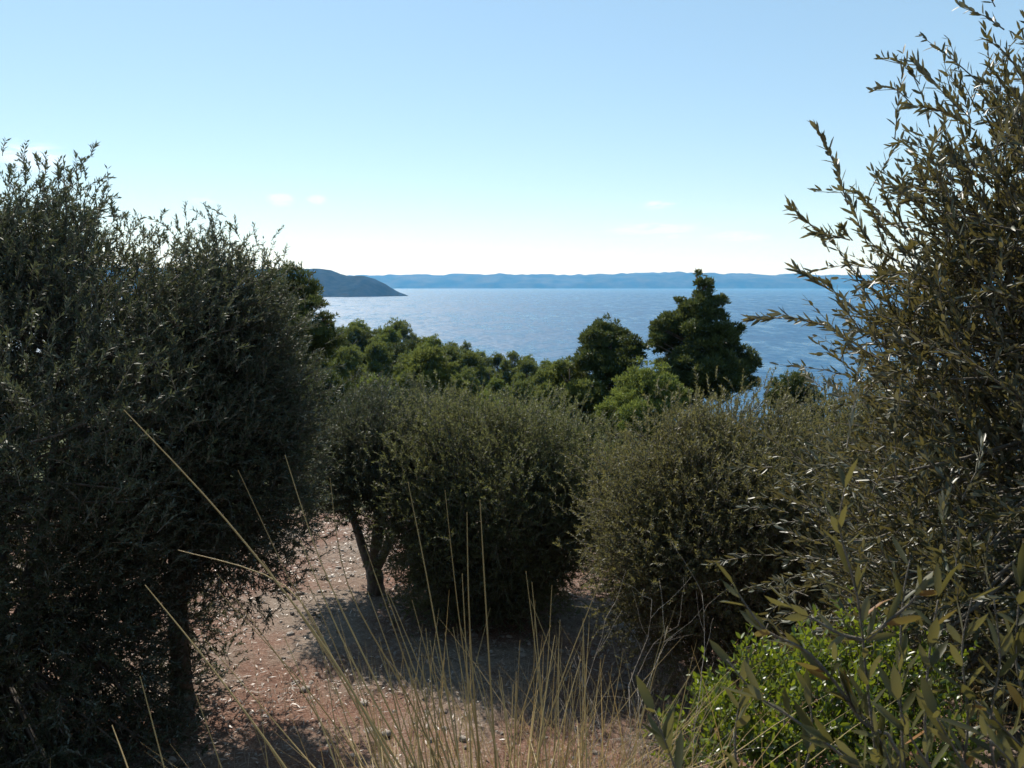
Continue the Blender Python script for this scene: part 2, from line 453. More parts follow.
def twig_leaves(rng, A, Dt, Lt, K, leafL, leafW, bend, open_=(.35, .85)):
    """leaf frames for pairs of leaves up each twig; returns P, D, N, L, W and twig mid/end"""
    n = len(A)
    side0 = unit(np.cross(Dt, rng.normal(size=(n, 3)))); side1 = np.cross(Dt, side0)
    bv = bend
    def pos(t): return A + Dt * (Lt * t)[:, None] + bv * (Lt * t * t * 1.5)[:, None]
    Ps, Ds, Ns = [], [], []
    for k in range(K):
        t = .12 + .88 * (k + rng.uniform(-.3, .3, n)) / (K - 1)
        p = pos(t); tang = unit(Dt + bv * (2 * t)[:, None])
        s = side0 if k % 2 == 0 else side1
        for sg in (1, -1):
            spread = rng.uniform(*open_, n)[:, None]
            d = unit(tang * .8 + s * sg * spread + rng.normal(size=(n, 3)) * .18)
            nn = unit(tang - d * np.sum(tang * d, axis=1, keepdims=True) + rng.normal(size=(n, 3)) * .25)
            nn = unit(nn - d * np.sum(nn * d, axis=1, keepdims=True))
            Ps.append(p); Ds.append(d); Ns.append(nn)
    P, D, N = np.concatenate(Ps), np.concatenate(Ds), np.concatenate(Ns)
    m = len(P)
    return P, D, N, leafL * rng.uniform(.65, 1.25, m), leafW * rng.uniform(.75, 1.2, m), pos(np.full(n, .5)), pos(np.ones(n))

def olive(label, base, cc, rad, ncl, ntw, seed, mat, leafL=.055, leafW=.012, K=10, fine=False, box=2.0, taper=0.0, trunk_r=.13, fork=.28,
          lean=(0, 0), nlimb=5, spread=.2, low=-.75, twigL=(.18, .42), lobes=.3, extra=(), up=.75):
    rng = np.random.default_rng(seed); prng = random.Random(seed)
    base = Vector(base); root = thing('olive_tree', base, label, 'tree', 'olive trees in the grove')
    cc = Vector(cc) - base; rad = np.array(rad)
    # ends of the branches, over and inside an uneven crown
    C, O = [], []
    sd = seed * 1.7
    while len(C) < ncl:
        d = Vector(rng.normal(size=3)).normalized()
        if d.z < low: continue
        lob = 1 + lobes * mnoise.noise((d.x * 1.9 + sd, d.y * 1.9, d.z * 1.9)) * 1.6 + .12 * mnoise.noise((d.x * 5 + sd, d.y * 5, d.z * 5))
        r = lob * rng.uniform(.36, 1.0) ** .45 / (abs(d.x) ** box + abs(d.y) ** box + abs(d.z) ** box) ** (1 / box)
        tp = 1 - taper * max(-1, min(1, d.z * r)); C.append(np.array(cc) + np.array(d) * rad * r * np.array([tp, tp, 1])); O.append(np.array(d) / rad)
    C = np.array(C); O = unit(np.array(O))
    ids = np.repeat(np.arange(ncl), rng.integers(int(ntw * .6), int(ntw * 1.4) + 1, ncl))
    n = len(ids)
    A = C[ids] + rng.normal(size=(n, 3)) * spread
    upw = np.clip(up + O[ids][:, 2:3] * .45, .0, 1.3)
    D = unit(O[ids] * .65 + np.array([0, 0, 1.]) * upw + rng.normal(size=(n, 3)) * .45)
    Lt = rng.uniform(*twigL, n)
    bend = rng.normal(size=(n, 3)) * (.22 if fine else .14) + np.array([0, 0, -.10])
    bend = np.clip(bend, -.32, .32)
    for (pts, L2) in extra:                                     # single shoots that stand out of the crown
        pts = [np.array(p) - np.array(base) for p in pts]
        for a, b in zip(pts, pts[1:]):
            A = np.vstack([A, a]); D = np.vstack([D, unit(b - a)]); Lt = np.append(Lt, np.linalg.norm(b - a)); bend = np.vstack([bend, rng.normal(size=3) * .06])
    P, Dl, N, L, W, Bm, Ce = twig_leaves(rng, A, D, Lt, K, leafL, leafW, bend, (.15, .62) if fine else (.35, .85))
    if fine: leaf_fine('crown', P, Dl, N, L, W, mat, root, rng.normal(size=len(P)) * .10 - .05)
    else: quads_mesh('crown', leaf_quads(P, Dl, N, L, W, .06), mat, root)
    rt = .0035 if fine else .004
    thin_tubes('twigs', A, Bm, Ce, np.full(len(A), rt), np.full(len(A), rt * .4), M['twig'], root)
    # trunk and limbs
    H = cc.z; fk = Vector((lean[0], lean[1], max(.35, H * fork * 1.4)))
    tr = Tubes(); pts = bez(Vector((0, 0, -.25)), Vector((lean[0] * .1, lean[1] * .1, fk.z * .6)), fk, 9)
    tr.add(pts, [trunk_r * (1.55 if i == 0 else 1.3 if i == 1 else 1.05 - .03 * i) for i in range(9)], 12, .12, prng)
    tr.build('trunk', M['bark'], root)
    limb_pts = []
    for k in range(nlimb):
        q = 2 * math.pi * (k + prng.uniform(-.3, .3)) / nlimb
        e = cc + Vector((math.cos(q) * rad[0] * .55, math.sin(q) * rad[1] * .55, rad[2] * prng.uniform(.1, .55)))
        mid = fk + (e - fk) * .5 + Vector((math.cos(q) * .22 * rad[0], math.sin(q) * .22 * rad[1], -.05))
        p = bez(fk - Vector((0, 0, .08)), mid, e, 10)
        p = [x + Vector((prng.uniform(-1, 1), prng.uniform(-1, 1), prng.uniform(-1, 1))) * .03 * (i > 1) for i, x in enumerate(p)]
        lm = Tubes(); lm.add(p, [trunk_r * (.62 - .052 * i) for i in range(10)], 8, .1, prng); lm.build('limb', M['bark'], root)
        limb_pts += p[2:]
    br = Tubes()
    for c in C:
        c = Vector(c); s = min(limb_pts, key=lambda q: (q - c).length)
        mid = (s + c) / 2 + Vector((prng.uniform(-.1, .1), prng.uniform(-.1, .1), prng.uniform(-.1, .12)))
        r0 = .005 + .007 * (c - s).length
        br.add(bez(s, mid, c, 5), [r0, r0 * .85, r0 * .7, r0 * .55, r0 * .4], 5)
    br.build('branches', M['twig'] if fine else M['bark'], root)
    return root

def gp(px, Y, x=None):
    X = (px - CX) / F * Y if x is None else x
    return (X, Y, ground_z(X, Y))

olive('tall dark olive tree with shaded crown filling the left of the grove', gp(0, 7.3, -4.6), (-4.74, 7.3, -1.92), (1.82, 1.7, 2.64), 1250, 24, 11,
      M['olive_grey'], K=9, trunk_r=.14, nlimb=6, low=-1, lobes=.27, box=4.2, taper=-.12, leafL=.052, leafW=.0145, twigL=(.10, .27), spread=.19)
olive('grey olive tree with pointed crown, between tall dark olive and the forking trunk', gp(205, 8.4, -3.42), (-2.88, 8.4, -1.33), (.68, 1.0, 1.62), 480, 24, 12,
      M['olive_grey'], K=9, trunk_r=.11, low=-1, lobes=.24, taper=.10, leafL=.048, leafW=.013, twigL=(.09, .22), spread=.17)
olive('olive tree with dark forked trunk and broken crown over bare ground', gp(372, 11.7), (-1.95, 12.0, -2.72), (1.05, 1.3, .92), 360, 22, 13,
      M['olive_grey'], K=9, trunk_r=.13, fork=.14, low=-.4, nlimb=4, lean=(-.06, .05), leafL=.048, leafW=.014, twigL=(.10, .24))  # darker grey leaf colour here also carries the neighbouring olive's shade
olive('round olive tree in the middle with green top and dark underside', gp(490, 11.2, -.28), (-.18, 11.2, -3.0), (1.38, 1.4, 1.34), 760, 32, 14,
      M['olive'], K=9, trunk_r=.12, low=-1, lobes=.22, leafL=.041, leafW=.0115, twigL=(.09, .21), box=2.2, taper=-.12)
olive('rounded brownish olive tree with thin stems at its foot beside dry grass', gp(712, 8.6, 2.0), (2.14, 8.6, -2.64), (1.18, 1.25, 1.28), 680, 30, 15,
      M['olive_brown'], K=9, trunk_r=.06, fork=.2, nlimb=7, low=-.85, lobes=.2, leafL=.040, leafW=.011, twigL=(.09, .21))
olive('shaded brownish olive tree half hidden behind the near olive branches', gp(905, 10.2), (4.85, 10.4, -2.75), (1.55, 1.4, 1.45), 520, 22, 17,
      M['olive_brown'], K=9, trunk_r=.11, fork=.2, low=-.95, lobes=.2, leafL=.045, leafW=.014, twigL=(.10, .24))
sh = 3.3
olive('near olive tree reaching in from the edge with long leafy sprigs against sky', gp(0, 3.8, 3.4), (3.74, 3.8, -.66), (2.05, 1.5, 2.5), 1350, 13, 16,
      M['olive_near'], leafL=.055, leafW=.0138, K=10, fine=True, trunk_r=.12, low=-.95, lobes=.15, spread=.16, twigL=(.14, .34), nlimb=6, taper=.42,
      extra=[([at(868, 245, sh), at(848, 205, sh), at(833, 160, sh), at(818, 128, sh)], 0),
             ([at(900, 262, sh), at(850, 240, sh), at(815, 228, sh), at(789, 210, sh)], 0),
             ([at(880, 360, sh), at(825, 325, sh), at(782, 318, sh), at(748, 316, sh)], 0),
             ([at(975, 130, sh), at(945, 112, sh), at(912, 100, sh)], 0),
             ([at(960, 110, sh), at(935, 82, sh), at(912, 62, sh)], 0),
             ([at(860, 330, sh), at(830, 290, sh), at(796, 268, sh)], 0)])

# ------------------------------------------------------------------ pines
def pine_crown(rng, clumps, per, fl, fw):
    """clumps: (centre, radius, flatten); tufts of needles over each clump"""
    Ps, Ds, Ns = [], [], []
    for c, r, fz in clumps:
        n = int(per * 3.4 * (r / .8) ** 1.5)
        d = unit(rng.normal(size=(n, 3))); d[:, 2] = np.where(d[:, 2] < -.25, -d[:, 2] * .6, d[:, 2]); d = unit(d)
        rr = r * rng.uniform(.25, 1.05, n)[:, None] ** .5
        p = np.array(c) + d * rr * np.array([1, 1, fz])
        dd = unit(d * .8 + np.array([0, 0, .55]) + rng.normal(size=(n, 3)) * .55)
        nn = unit(np.cross(dd, rng.normal(size=(n, 3))))
        Ps.append(p); Ds.append(dd); Ns.append(nn)
    P, D, N = np.concatenate(Ps), np.concatenate(Ds), np.concatenate(Ns); m = len(P)
    return leaf_quads(P, D, N, fl * rng.uniform(.6, 1.3, m), fw * rng.uniform(.6, 1.3, m), .1)

def pine(label, loc, H, lobes, seed, mat, per, fl, fw, group=None):
    """lobes: (centre, radius) masses of foliage above the foot, each broken into clumps"""
    rng = np.random.default_rng(seed); prng = random.Random(seed)
    root = thing('pine_tree', loc, label, 'tree', group)
    clumps, ends = [], []
    for c, r in lobes:
        c = Vector(c); n = max(8, int(24 * (r / .9) ** 1.3))
        for k in range(n):
            d = Vector(rng.normal(size=3)).normalized(); d.z = d.z * .8 + .1
            cr = r * rng.uniform(.20, .46)
            clumps.append((tuple(c + d * (r - cr * .55) * rng.uniform(.55, 1.2)), cr, rng.uniform(.6, .9)))
        ends.append((c, r))
    for c, r in sorted(lobes, key=lambda q: -q[0][2])[:4]:                # young shoots on top
        for _ in range(3):
            d = Vector((rng.normal() * .5, rng.normal() * .5, 1)).normalized()
            clumps.append((tuple(Vector(c) + d * r * rng.uniform(.95, 1.2)), r * .13, 1.5))
    quads_mesh('crown', pine_crown(rng, clumps, per, fl, fw), mat, root)
    xt = sum(c[0] * c[2] for c, r in lobes) / sum(c[2] for c, r in lobes); yt = sum(c[1] * c[2] for c, r in lobes) / sum(c[2] for c, r in lobes)
    tb = Tubes(); ln = Vector((xt, yt, 0))
    tb.add([Vector((0, 0, -.4)), ln * .1 + Vector((0, 0, .3)), ln * .6 + Vector((0, 0, H * .5)), ln + Vector((0, 0, H * .93))],
           [H * .026, H * .021, H * .014, .03], 8)
    br = tb
    for c, r in ends:
        for _ in range(2):
            e = c + Vector(rng.normal(size=3)) * r * .4
            zz = max(.6, e.z - .3 * Vector((e.x, e.y)).length - .3); s_ = ln * min(1, zz / H) + Vector((0, 0, zz))
            br.add([s_, (s_ + e) / 2 + Vector((0, 0, -.08)), e], [.055, .045, .02], 4)
    br.build('trunk', M['pine_bark'], root)
    return root

def pine_px(label, Y, px0, lob, seed, mat, per=150, fl=.22, fw=.07, group=None, deep=.8):
    rng = random.Random(seed); g = Vector(gp(px0, Y)); L = []
    zmin = min(at(px, py, Y).z for px, py, r in lob)
    for px, py, r in lob:
        rm = r / F * Y; y = Y + rng.uniform(-1, 1) * deep * (2.2 if r > 18 else 1.2)
        L.append((tuple(at(px, py, Y) + Vector((0, y - Y, 0)) - g), rm))
        if r > 15: L.append((tuple(at(px + rng.uniform(-8, 8), py + 6, Y) + Vector((0, rm * 1.1, 0)) - g), rm * .8))
    k = 0
    while zmin - g.z > 2.0 and k < 12:                                     # foliage further down, mostly hidden
        zmin -= 1.2; k += 1
        L.append(((rng.uniform(-1, 1) * 1.3, rng.uniform(-1, 1) * 1.3, zmin - g.z), 1.25))
    H = max(c[2] + r for c, r in L)
    return pine(label, tuple(g), H, L, seed, mat, per, fl, fw, group)

G = 'pines beyond the grove'
pine_px('tallest dark pine with pointed top rising above the sea horizon', 46, 704, [(706, 366, 22), (720, 302, 8), (689, 310, 9), (655, 342, 10), (700, 275, 4), (711, 284, 5), (701, 283, 7), (703, 292, 11), (698, 308, 17), (714, 312, 14), (678, 324, 17), (668, 341, 19), (700, 338, 26),
    (726, 344, 18), (742, 366, 18), (686, 368, 26), (716, 382, 32), (752, 386, 13), (660, 326, 8), (733, 328, 8), (683, 301, 7)], 21, M['pine_dark'], group=G)
pine_px('dark round-headed pine standing left of the tallest pointed pine', 50, 610, [(607, 348, 24), (592, 362, 17), (628, 350, 14), (614, 372, 24), (596, 343, 15), (604, 335, 11), (638, 357, 6)], 22, M['pine_dark'], group=G)
pine_px('low bushy dark pine pressed against the round-headed pine', 49, 572, [(570, 384, 22), (552, 379, 12), (590, 394, 20), (574, 405, 24), (562, 370, 9), (545, 392, 10)], 23, M['pine'], group=G)
pine_px('bright green bushy pine in front of the tallest pointed pine', 42, 642, [(640, 388, 22), (622, 400, 18), (656, 384, 18), (667, 396, 17), (640, 414, 28), (634, 376, 8), (612, 415, 16)], 24, M['pine_bright'], fl=.18, fw=.05, group=G)
pine_px('small grey-green tree beyond the tallest pine, close to the near olive sprigs', 58, 793, [(790, 387, 14), (804, 384, 11), (796, 404, 20), (778, 399, 10), (812, 400, 12), (770, 384, 6)], 25, M['pine_dark'], fl=.22, fw=.06, group=G)
pine_px('dark broad pine rising behind the grey pointed olive', 40, 290, [(292, 277, 13), (274, 288, 17), (306, 292, 13), (320, 307, 13), (290, 302, 24), (310, 324, 20), (329, 318, 8), (300, 345, 30),
    (268, 330, 30), (326, 344, 15), (258, 300, 14), (282, 268, 6)], 26, M['pine_dark'], fl=.18, fw=.05, group=G)
pine_px('low green pine in the dip before the wood, left of the round olive', 52, 425, [(428, 362, 16), (412, 370, 12), (444, 372, 14), (428, 384, 22), (400, 384, 10), (455, 386, 12)], 28, M['pine'], group=G)
# the pine wood on the slope down to the sea
def canopy(px):
    pr = [(240, 318), (335, 322), (372, 318), (420, 326), (470, 341), (520, 353), (565, 364), (640, 385), (720, 398), (800, 405)]
    for (a, ya), (b, yb) in zip(pr, pr[1:]):
        if a <= px <= b: return ya + (yb - ya) * (px - a) / (b - a)
    return 320
protos = []
pr_ = random.Random(404)
for k, (shape, mt) in enumerate([('round', 'pine'), ('wide', 'pine_bright'), ('round', 'pine_dark'), ('spire', 'pine'), ('wide', 'pine'), ('round', 'pine_bright')]):
    L = []
    for q in range({'round': 13, 'wide': 14, 'spire': 12}[shape]):
        t = (q + pr_.uniform(0, .6)) / 13; a = q * 2.4 + pr_.uniform(-.6, .6)
        if shape == 'spire': rr_, r = 2.0 * (1 - t) ** .8 * pr_.uniform(.6, 1.0), 1.15 * (1 - t) ** .7 + .25
        elif shape == 'wide': rr_, r = 2.5 * math.sin(math.pi * min(1, .25 + .75 * t)) ** .6 * pr_.uniform(.5, 1.05), pr_.uniform(.7, 1.15)
        else: rr_, r = 2.0 * math.sin(math.pi * min(1, .2 + .78 * t)) ** .6 * pr_.uniform(.5, 1.05), pr_.uniform(.7, 1.2)
        L.append(((math.cos(a) * rr_, math.sin(a) * rr_, 1.2 + t * (6.4 - (r if shape != 'spire' else 0) * .6)), r))
    p = pine('proto', (0, -900, 0), 8.0, L, 40 + k, M[mt], 75, .27, .08, 'pine wood on the slope above the sea')
    protos.append([p] + list(p.children))
used = set()
def plant(k, loc, H, rad, rz, label):
    src = protos[k]
    if k in used:
        o = src[0].copy(); COL.objects.link(o)
        for c in src[1:]:
            d = c.copy(); COL.objects.link(d); d.parent = o
    else:
        used.add(k); o = src[0]
    o.name = 'pine_tree'; o.location = loc; o.rotation_euler = (0, 0, rz)
    o.scale = (rad / 3.1, rad / 3.1, H / 8.0); o['label'] = label
rr = random.Random(77)
rows = [(158, 0, 17, 'in the topmost rank against the sea'), (138, 6, 19, 'one rank below the treetops at the sea'), (118, 14, 23, 'half way down the wooded slope'),
        (98, 27, 30, 'on the lower part of the wooded slope'), (80, 46, 38, 'in the nearest rank of the pine wood')]
for ri, (Y, off, step, where) in enumerate(rows):
    px = 262 + rr.uniform(0, step)
    while px < (600 if ri > 0 else 580):
        y = Y * rr.uniform(.95, 1.05); p2 = px + rr.uniform(-.2, .2) * step
        g = gp(p2, y); top = at(p2, canopy(p2) + off + rr.uniform(-5, 7), y).z
        H = min(13, max(4.0, top - g[2])); k = rr.choice([0, 1, 2, 3, 4, 0, 5, 4])
        if ri == 0 and rr.random() < .25: k = 3
        rad = max(step / 2 / F * y * rr.uniform(1.2, 1.7), H * rr.uniform(.30, .42))
        if k == 3: rad *= .7
        tone = ['rounded green pine', 'bright green spreading pine', 'dark rounded pine', 'pointed green pine', 'spreading green pine', 'bright green rounded pine'][k]
        plant(k, g, H, rad, rr.uniform(0, 6.28), tone + ' ' + where)
        px += step

# ------------------------------------------------------------------ undergrowth and what lies on the ground
g_ = np.random.default_rng(5)
def ground_pts(n, x0, x1, y0, y1, keep):
    out = []
    while len(out) < n:
        x, y = g_.uniform(x0, x1), g_.uniform(y0, y1)
        if g_.uniform() < keep(x, y): out.append((x, y, ground_z(x, y)))
    return np.array(out)

def patch(x, y): return sstep(-.25, .35, mnoise.noise((x * .6 + 3, y * .6, 2)))

def litter(n):
    P = ground_pts(n, -6, 5, 4.6, 15.5, lambda x, y: .25 + .75 * patch(x, y))
    q = g_.uniform(0, 6.283, n); D = np.stack([np.cos(q), np.sin(q), g_.normal(size=n) * .25], axis=1); D = unit(D)
    N = unit(np.array([0, 0, 1.]) + g_.normal(size=(n, 3)) * .35); N = unit(N - D * np.sum(N * D, axis=1, keepdims=True))
    P[:, 2] += g_.uniform(.004, .03, n)
    o = quads_mesh('leaf_litter', leaf_quads(P, D, N, g_.uniform(.03, .11, n), g_.uniform(.008, .022, n)), M['litter'])
    tag(o, 'pale dry leaves and straw littering the bare soil between the olives', 'leaf litter', kind='stuff')
litter(15000)

def blades(P, h0, h1, w, lean, droop, nseg=3):
    """curved grass blades as strips; returns vertices and quads"""
    n = len(P); q = g_.uniform(0, 6.283, n); d = np.stack([np.cos(q), np.sin(q), np.zeros(n)], axis=1)
    s = np.stack([-np.sin(q + .6), np.cos(q + .6), np.zeros(n)], axis=1)
    h = g_.uniform(h0, h1, n)[:, None]; le = g_.uniform(.1, 1, n)[:, None] * lean
    rows = []
    for k in range(nseg + 1):
        t = k / nseg
        c = P + np.array([0, 0, 1.]) * h * (t - droop * t * t * le) + d * h * le * (t ** 1.6)
        ww = w * (1 - t) ** .7 + .0004
        rows += [c - s * ww * .5, c + s * ww * .5]
    V = np.stack(rows, axis=1)
    pat = []
    for k in range(nseg): pat += [2 * k, 2 * k + 1, 2 * k + 3, 2 * k + 2]
    loops = (np.array(pat)[None] + (np.arange(n) * (2 * nseg + 2))[:, None]).ravel()
    return V.reshape(-1, 3), loops, n * nseg

def blade_obj(name, P, *a, mat=None, parent=None):
    V, loops, nf = blades(P, *a)
    return np_mesh(name, V, loops, np.arange(nf) * 4, np.full(nf, 4), mat, parent, smooth=True)

P = ground_pts(9000, -2.6, 4.2, 4.4, 9.2, lambda x, y: (.08 + .9 * patch(x + 7, y)) * (.35 + .65 * sstep(-1.2, .4, x)))
tag(blade_obj('dry_grass', P, .06, .26, .006, .9, .35, mat=M['dead_grass']), 'short bleached dry grass over the open soil before the olives', 'dry grass', kind='stuff')
P = ground_pts(9000, -3.5, 4.5, .35, 4.6, lambda x, y: .3 + .7 * patch(x, y))
tag(blade_obj('bank_grass', P, .08, .38, .005, .9, .35, mat=M['straw']), 'straw coloured grass growing on the near bank', 'grass', kind='stuff')

def stones(n):
    V, Fc = [], []
    P = ground_pts(n, -5, 4.5, 5.2, 15, lambda x, y: .3 + .7 * patch(x + 20, y))
    for p in P:
        r = float(g_.choice([.012, .018, .025, .04])) * g_.uniform(.8, 1.3)
        pebble(V, Fc, p, r)
    tag(mesh_object('pebbles', V, Fc, M['stone'], smooth=False), 'small pale pebbles scattered over the reddish soil', 'pebbles', kind='stuff')
def pebble(V, Fc, p, r, lat=4, lon=6):
    b = len(V); sc = g_.uniform(.6, 1.3, 3) * np.array([1, 1, .65]); off = g_.uniform(0, 50)
    V.append(tuple(np.array(p) + np.array([0, 0, -r * sc[2]])))
    for i in range(1, lat):
        th = math.pi * i / lat
        for k in range(lon):
            q = 2 * math.pi * k / lon
            d = np.array([math.sin(th) * math.cos(q), math.sin(th) * math.sin(q), -math.cos(th)])
            rr_ = r * (1 + .5 * mnoise.noise(tuple(d * 1.3 + off)))
            V.append(tuple(np.array(p) + d * sc * rr_))
    V.append(tuple(np.array(p) + np.array([0, 0, r * sc[2]])))
    for k in range(lon): Fc.append((b, b + 1 + (k + 1) % lon, b + 1 + k))
    for i in range(lat - 2):
        for k in range(lon):
            a = b + 1 + i * lon; c = a + lon
            Fc.append((a + k, a + (k + 1) % lon, c + (k + 1) % lon, c + k))
    t = b + 1 + (lat - 1) * lon; a = t - lon
    for k in range(lon): Fc.append((a + k, a + (k + 1) % lon, t))
stones(1500)
def on_ground(px, py):
    Y = 3.0
    while Y < 30:
        p = at(px, py, Y)
        if p.z < ground_z(p.x, p.y) + .01: return p
        Y += .02
for px, py, r, lab in [(386, 735, .055, 'pale flat stone on the soil under the tall grass stalks'),
                       (620, 688, .05, 'pale stone on the dry grass just before the brownish olive'),
                       (305, 690, .05, 'grey stone on the lit soil beside the big shadow'),
                       (282, 592, .06, 'reddish stone on the bare path left of the forked trunk')]:
    p = on_ground(px, py); V, Fc = [], []
    pebble(V, Fc, (p.x, p.y, ground_z(p.x, p.y) + r * .3), r, 8, 12)
    tag(mesh_object('stone', V, Fc, M['stone']), lab, 'stone', 'loose stones on the soil')

# tall straw stalks on the near bank
def stalk_clump(label, base, lines, seed, nblade, spread, hb):
    prng = random.Random(seed)
    bz = ground_z(base[0], base[1]); root = thing('tall_grass', (base[0], base[1], bz), label, 'grass', 'tall grass clumps on the near bank')
    off = Vector((base[0], base[1], bz)); tb = Tubes()
    xs_ = [pp[0][-1][0] for pp in lines]
    for _ in range(26):
        b = prng.uniform(min(max(xs_) - 130, max(xs_)), max(xs_) + 15); h = prng.uniform(60, 230); ln = prng.gauss(-.32 if seed == 61 else -.05, .16)
        lines.append(([(b + ln * h * 1.15, 800 - h), (b + ln * h * .5, 800 - h * .5), (b, 800)], prng.uniform(1.5, 1.9), prng.uniform(.0012, .002)))
    for pts, Y, r in lines:
        p = [at(px, py, Y + .10 * (len(pts) - 1 - i)) for i, (px, py) in enumerate(pts)]     # tip first
        e = p[-1]; bx = off.x + (e.x - off.x) * .72 + prng.uniform(-.03, .03); by = off.y + prng.uniform(-.12, .12)
        p.append(e + (e - p[-2]).normalized() * .14 - Vector((0, 0, .05)))
        p = [q - off for q in p] + [Vector((bx, by, ground_z(bx, by) - .03)) - off]
        # smooth the path
        sm = []
        for a, b_, c, d in zip([p[0]] + p[:-2], p[:-1], p[1:], p[2:] + [p[-1]]):
            for k in range(5):
                t = k / 5
                sm.append(.5 * ((2 * b_) + (c - a) * t + (2 * a - 5 * b_ + 4 * c - d) * t * t + (3 * b_ - a - 3 * c + d) * t ** 3))
        sm.append(p[-1]); m = len(sm)
        tb.add(sm, [1.5 * r * (.25 + .75 * min(1, i / (m * .7))) for i in range(m)], 5)
    tb.build('stalks', M['straw'], root)
    P = np.array([off.x, off.y, 0]) + np.concatenate([g_.normal(size=(nblade, 2)) * spread, np.zeros((nblade, 1))], axis=1)
    P[:, 2] = [ground_z(x, y) for x, y, _ in P]
    o = blade_obj('blades', P - np.array(off), hb * .35, hb, .0042, .75, .3, 6, mat=M['straw'], parent=root)
    return root

stalk_clump('tall straw grass clump with long bare stalks fanning up to the left', (-.22, 1.75), [
    ([(124, 410), (226, 520), (330, 655), (405, 790)], 1.5, .0024), ([(178, 550), (285, 586), (345, 680), (420, 800)], 1.6, .002),
    ([(145, 585), (215, 672), (300, 790)], 1.5, .0022), ([(285, 455), (322, 565), (380, 690), (430, 800)], 1.6, .002),
    ([(330, 478), (348, 585), (412, 705), (450, 800)], 1.7, .002), ([(238, 470), (300, 600), (370, 720), (420, 800)], 1.8, .0018),
    ([(262, 560), (330, 660), (400, 790)], 1.7, .002), ([(112, 725), (135, 790)], 1.4, .0018), ([(140, 676), (172, 800)], 1.5, .0018),
    ([(196, 695), (232, 800)], 1.6, .0018), ([(300, 540), (352, 660), (430, 800)], 1.6, .0022), ([(205, 640), (290, 740), (340, 800)], 1.6, .002)], 61, 240, .12, 1.05)
stalk_clump('upright straw grass clump with tall stalks before the round olive', (.0, 1.85), [
    ([(408, 482), (432, 605), (465, 800)], 1.7, .002), ([(467, 512), (470, 630), (482, 800)], 1.7, .0022), ([(480, 500), (488, 640), (498, 800)], 1.65, .0024),
    ([(445, 490), (462, 640), (488, 800)], 1.75, .0016), ([(385, 590), (425, 700), (460, 800)], 1.6, .002), ([(412, 600), (440, 700), (470, 800)], 1.8, .0018),
    ([(365, 545), (405, 660), (455, 800)], 1.7, .0018), ([(430, 640), (455, 800)], 1.6, .002), ([(520, 640), (512, 800)], 1.7, .0016)], 62, 280, .13, 1.0)
stalk_clump('pale thin grass clump of short fine stalks before the brownish olive', (.22, 2.0), [
    ([(552, 585), (545, 700), (530, 800)], 1.8, .0016), ([(583, 640), (560, 800)], 1.8, .0016), ([(535, 600), (532, 800)], 1.9, .0014),
    ([(605, 655), (572, 800)], 1.9, .0016), ([(560, 620), (552, 800)], 1.7, .0016), ([(625, 690), (590, 800)], 1.8, .0014)], 63, 300, .16, .9)

# dead twiggy bush on the edge of the bank
def dead_bush(label, base, h, seed):
    prng = random.Random(seed); bz = ground_z(*base)
    root = thing('dead_bush', (base[0], base[1], bz), label, 'bush'); tb = Tubes()
    def grow(p, d, L, r, lv):
        pts = [p]
        for k in range(5):
            d = (d + Vector((prng.gauss(0, .16), prng.gauss(0, .16), prng.gauss(0, .1)))).normalized(); pts.append(pts[-1] + d * L / 5)
        tb.add(pts, [r * (1 - .13 * i) for i in range(6)], 4)
        if lv:
            for i in (2, 3, 4, 5):
                if prng.random() < .75:
                    grow(pts[i], (d + Vector((prng.gauss(0, .6), prng.gauss(0, .6), prng.gauss(.1, .35)))).normalized(), L * prng.uniform(.35, .65), r * .55, lv - 1)
    for _ in range(13):
        grow(Vector((prng.gauss(0, .05), prng.gauss(0, .05), -.03)), Vector((prng.gauss(0, .38), prng.gauss(0, .3), 1)).normalized(), h * prng.uniform(.5, .95), .0022, 2)
    tb.build('stems', M['dead_twig'], root)
dead_bush('pale dead bush of bare forking twigs beside the green shrub', (.40, 2.5), .62, 8)

# bright green mastic shrubs
def shrub(label, base, lobes, seed, n):
    rng = np.random.default_rng(seed); bz = ground_z(*base)
    root = thing('mastic_shrub', (base[0], base[1], bz), label, 'shrub', 'green shrubs on the bank')
    A, D = [], []
    tb = Tubes()
    for (dx, dy, z, r) in lobes:
        m = int(n * r * r / .09)
        d = unit(rng.normal(size=(m, 3))); d[:, 2] = np.abs(d[:, 2]) * 1.0 - .25; d = unit(d)
        c = np.array([dx, dy, z - bz])
        A.append(c + d * r * rng.uniform(.45, 1.0, m)[:, None] ** .6 * (1 + .25 * np.sin(d[:, :1] * 7 + d[:, 2:] * 5))); D.append(unit(d * .5 + np.array([0, 0, .7]) + rng.normal(size=(m, 3)) * .35))
        for k in range(9):
            e = Vector(c) + Vector(rng.normal(size=3)) * r * .45
            tb.add(bez(Vector((dx * .4, dy * .4, -.03)), Vector((dx * .6, dy * .6, (z - bz) * .4)), e, 5), [.008, .007, .006, .005, .003], 5)
    A, D = np.concatenate(A), np.concatenate(D); m = len(A)
    P, Dl, N, L, W, Bm, Ce = twig_leaves(rng, A, D, rng.uniform(.06, .13, m), 5, .029, .0135, rng.normal(size=(m, 3)) * .1)
    leaf_fine('leaves', P, Dl, N, L, W, M['mastic'], root, rng.normal(size=len(P)) * .1)
    thin_tubes('twigs', A, Bm, Ce, np.full(m, .0016), np.full(m, .0008), M['twig'], root)
    tb.build('stems', M['bark'], root)
shrub('bright green small-leaved shrub beside the dead bush', (.78, 2.75), [(-.02, 0, -1.62, .22), (.16, .06, -1.54, .24), (.02, -.12, -1.70, .22), (.26, -.1, -1.64, .22)], 31, 330)
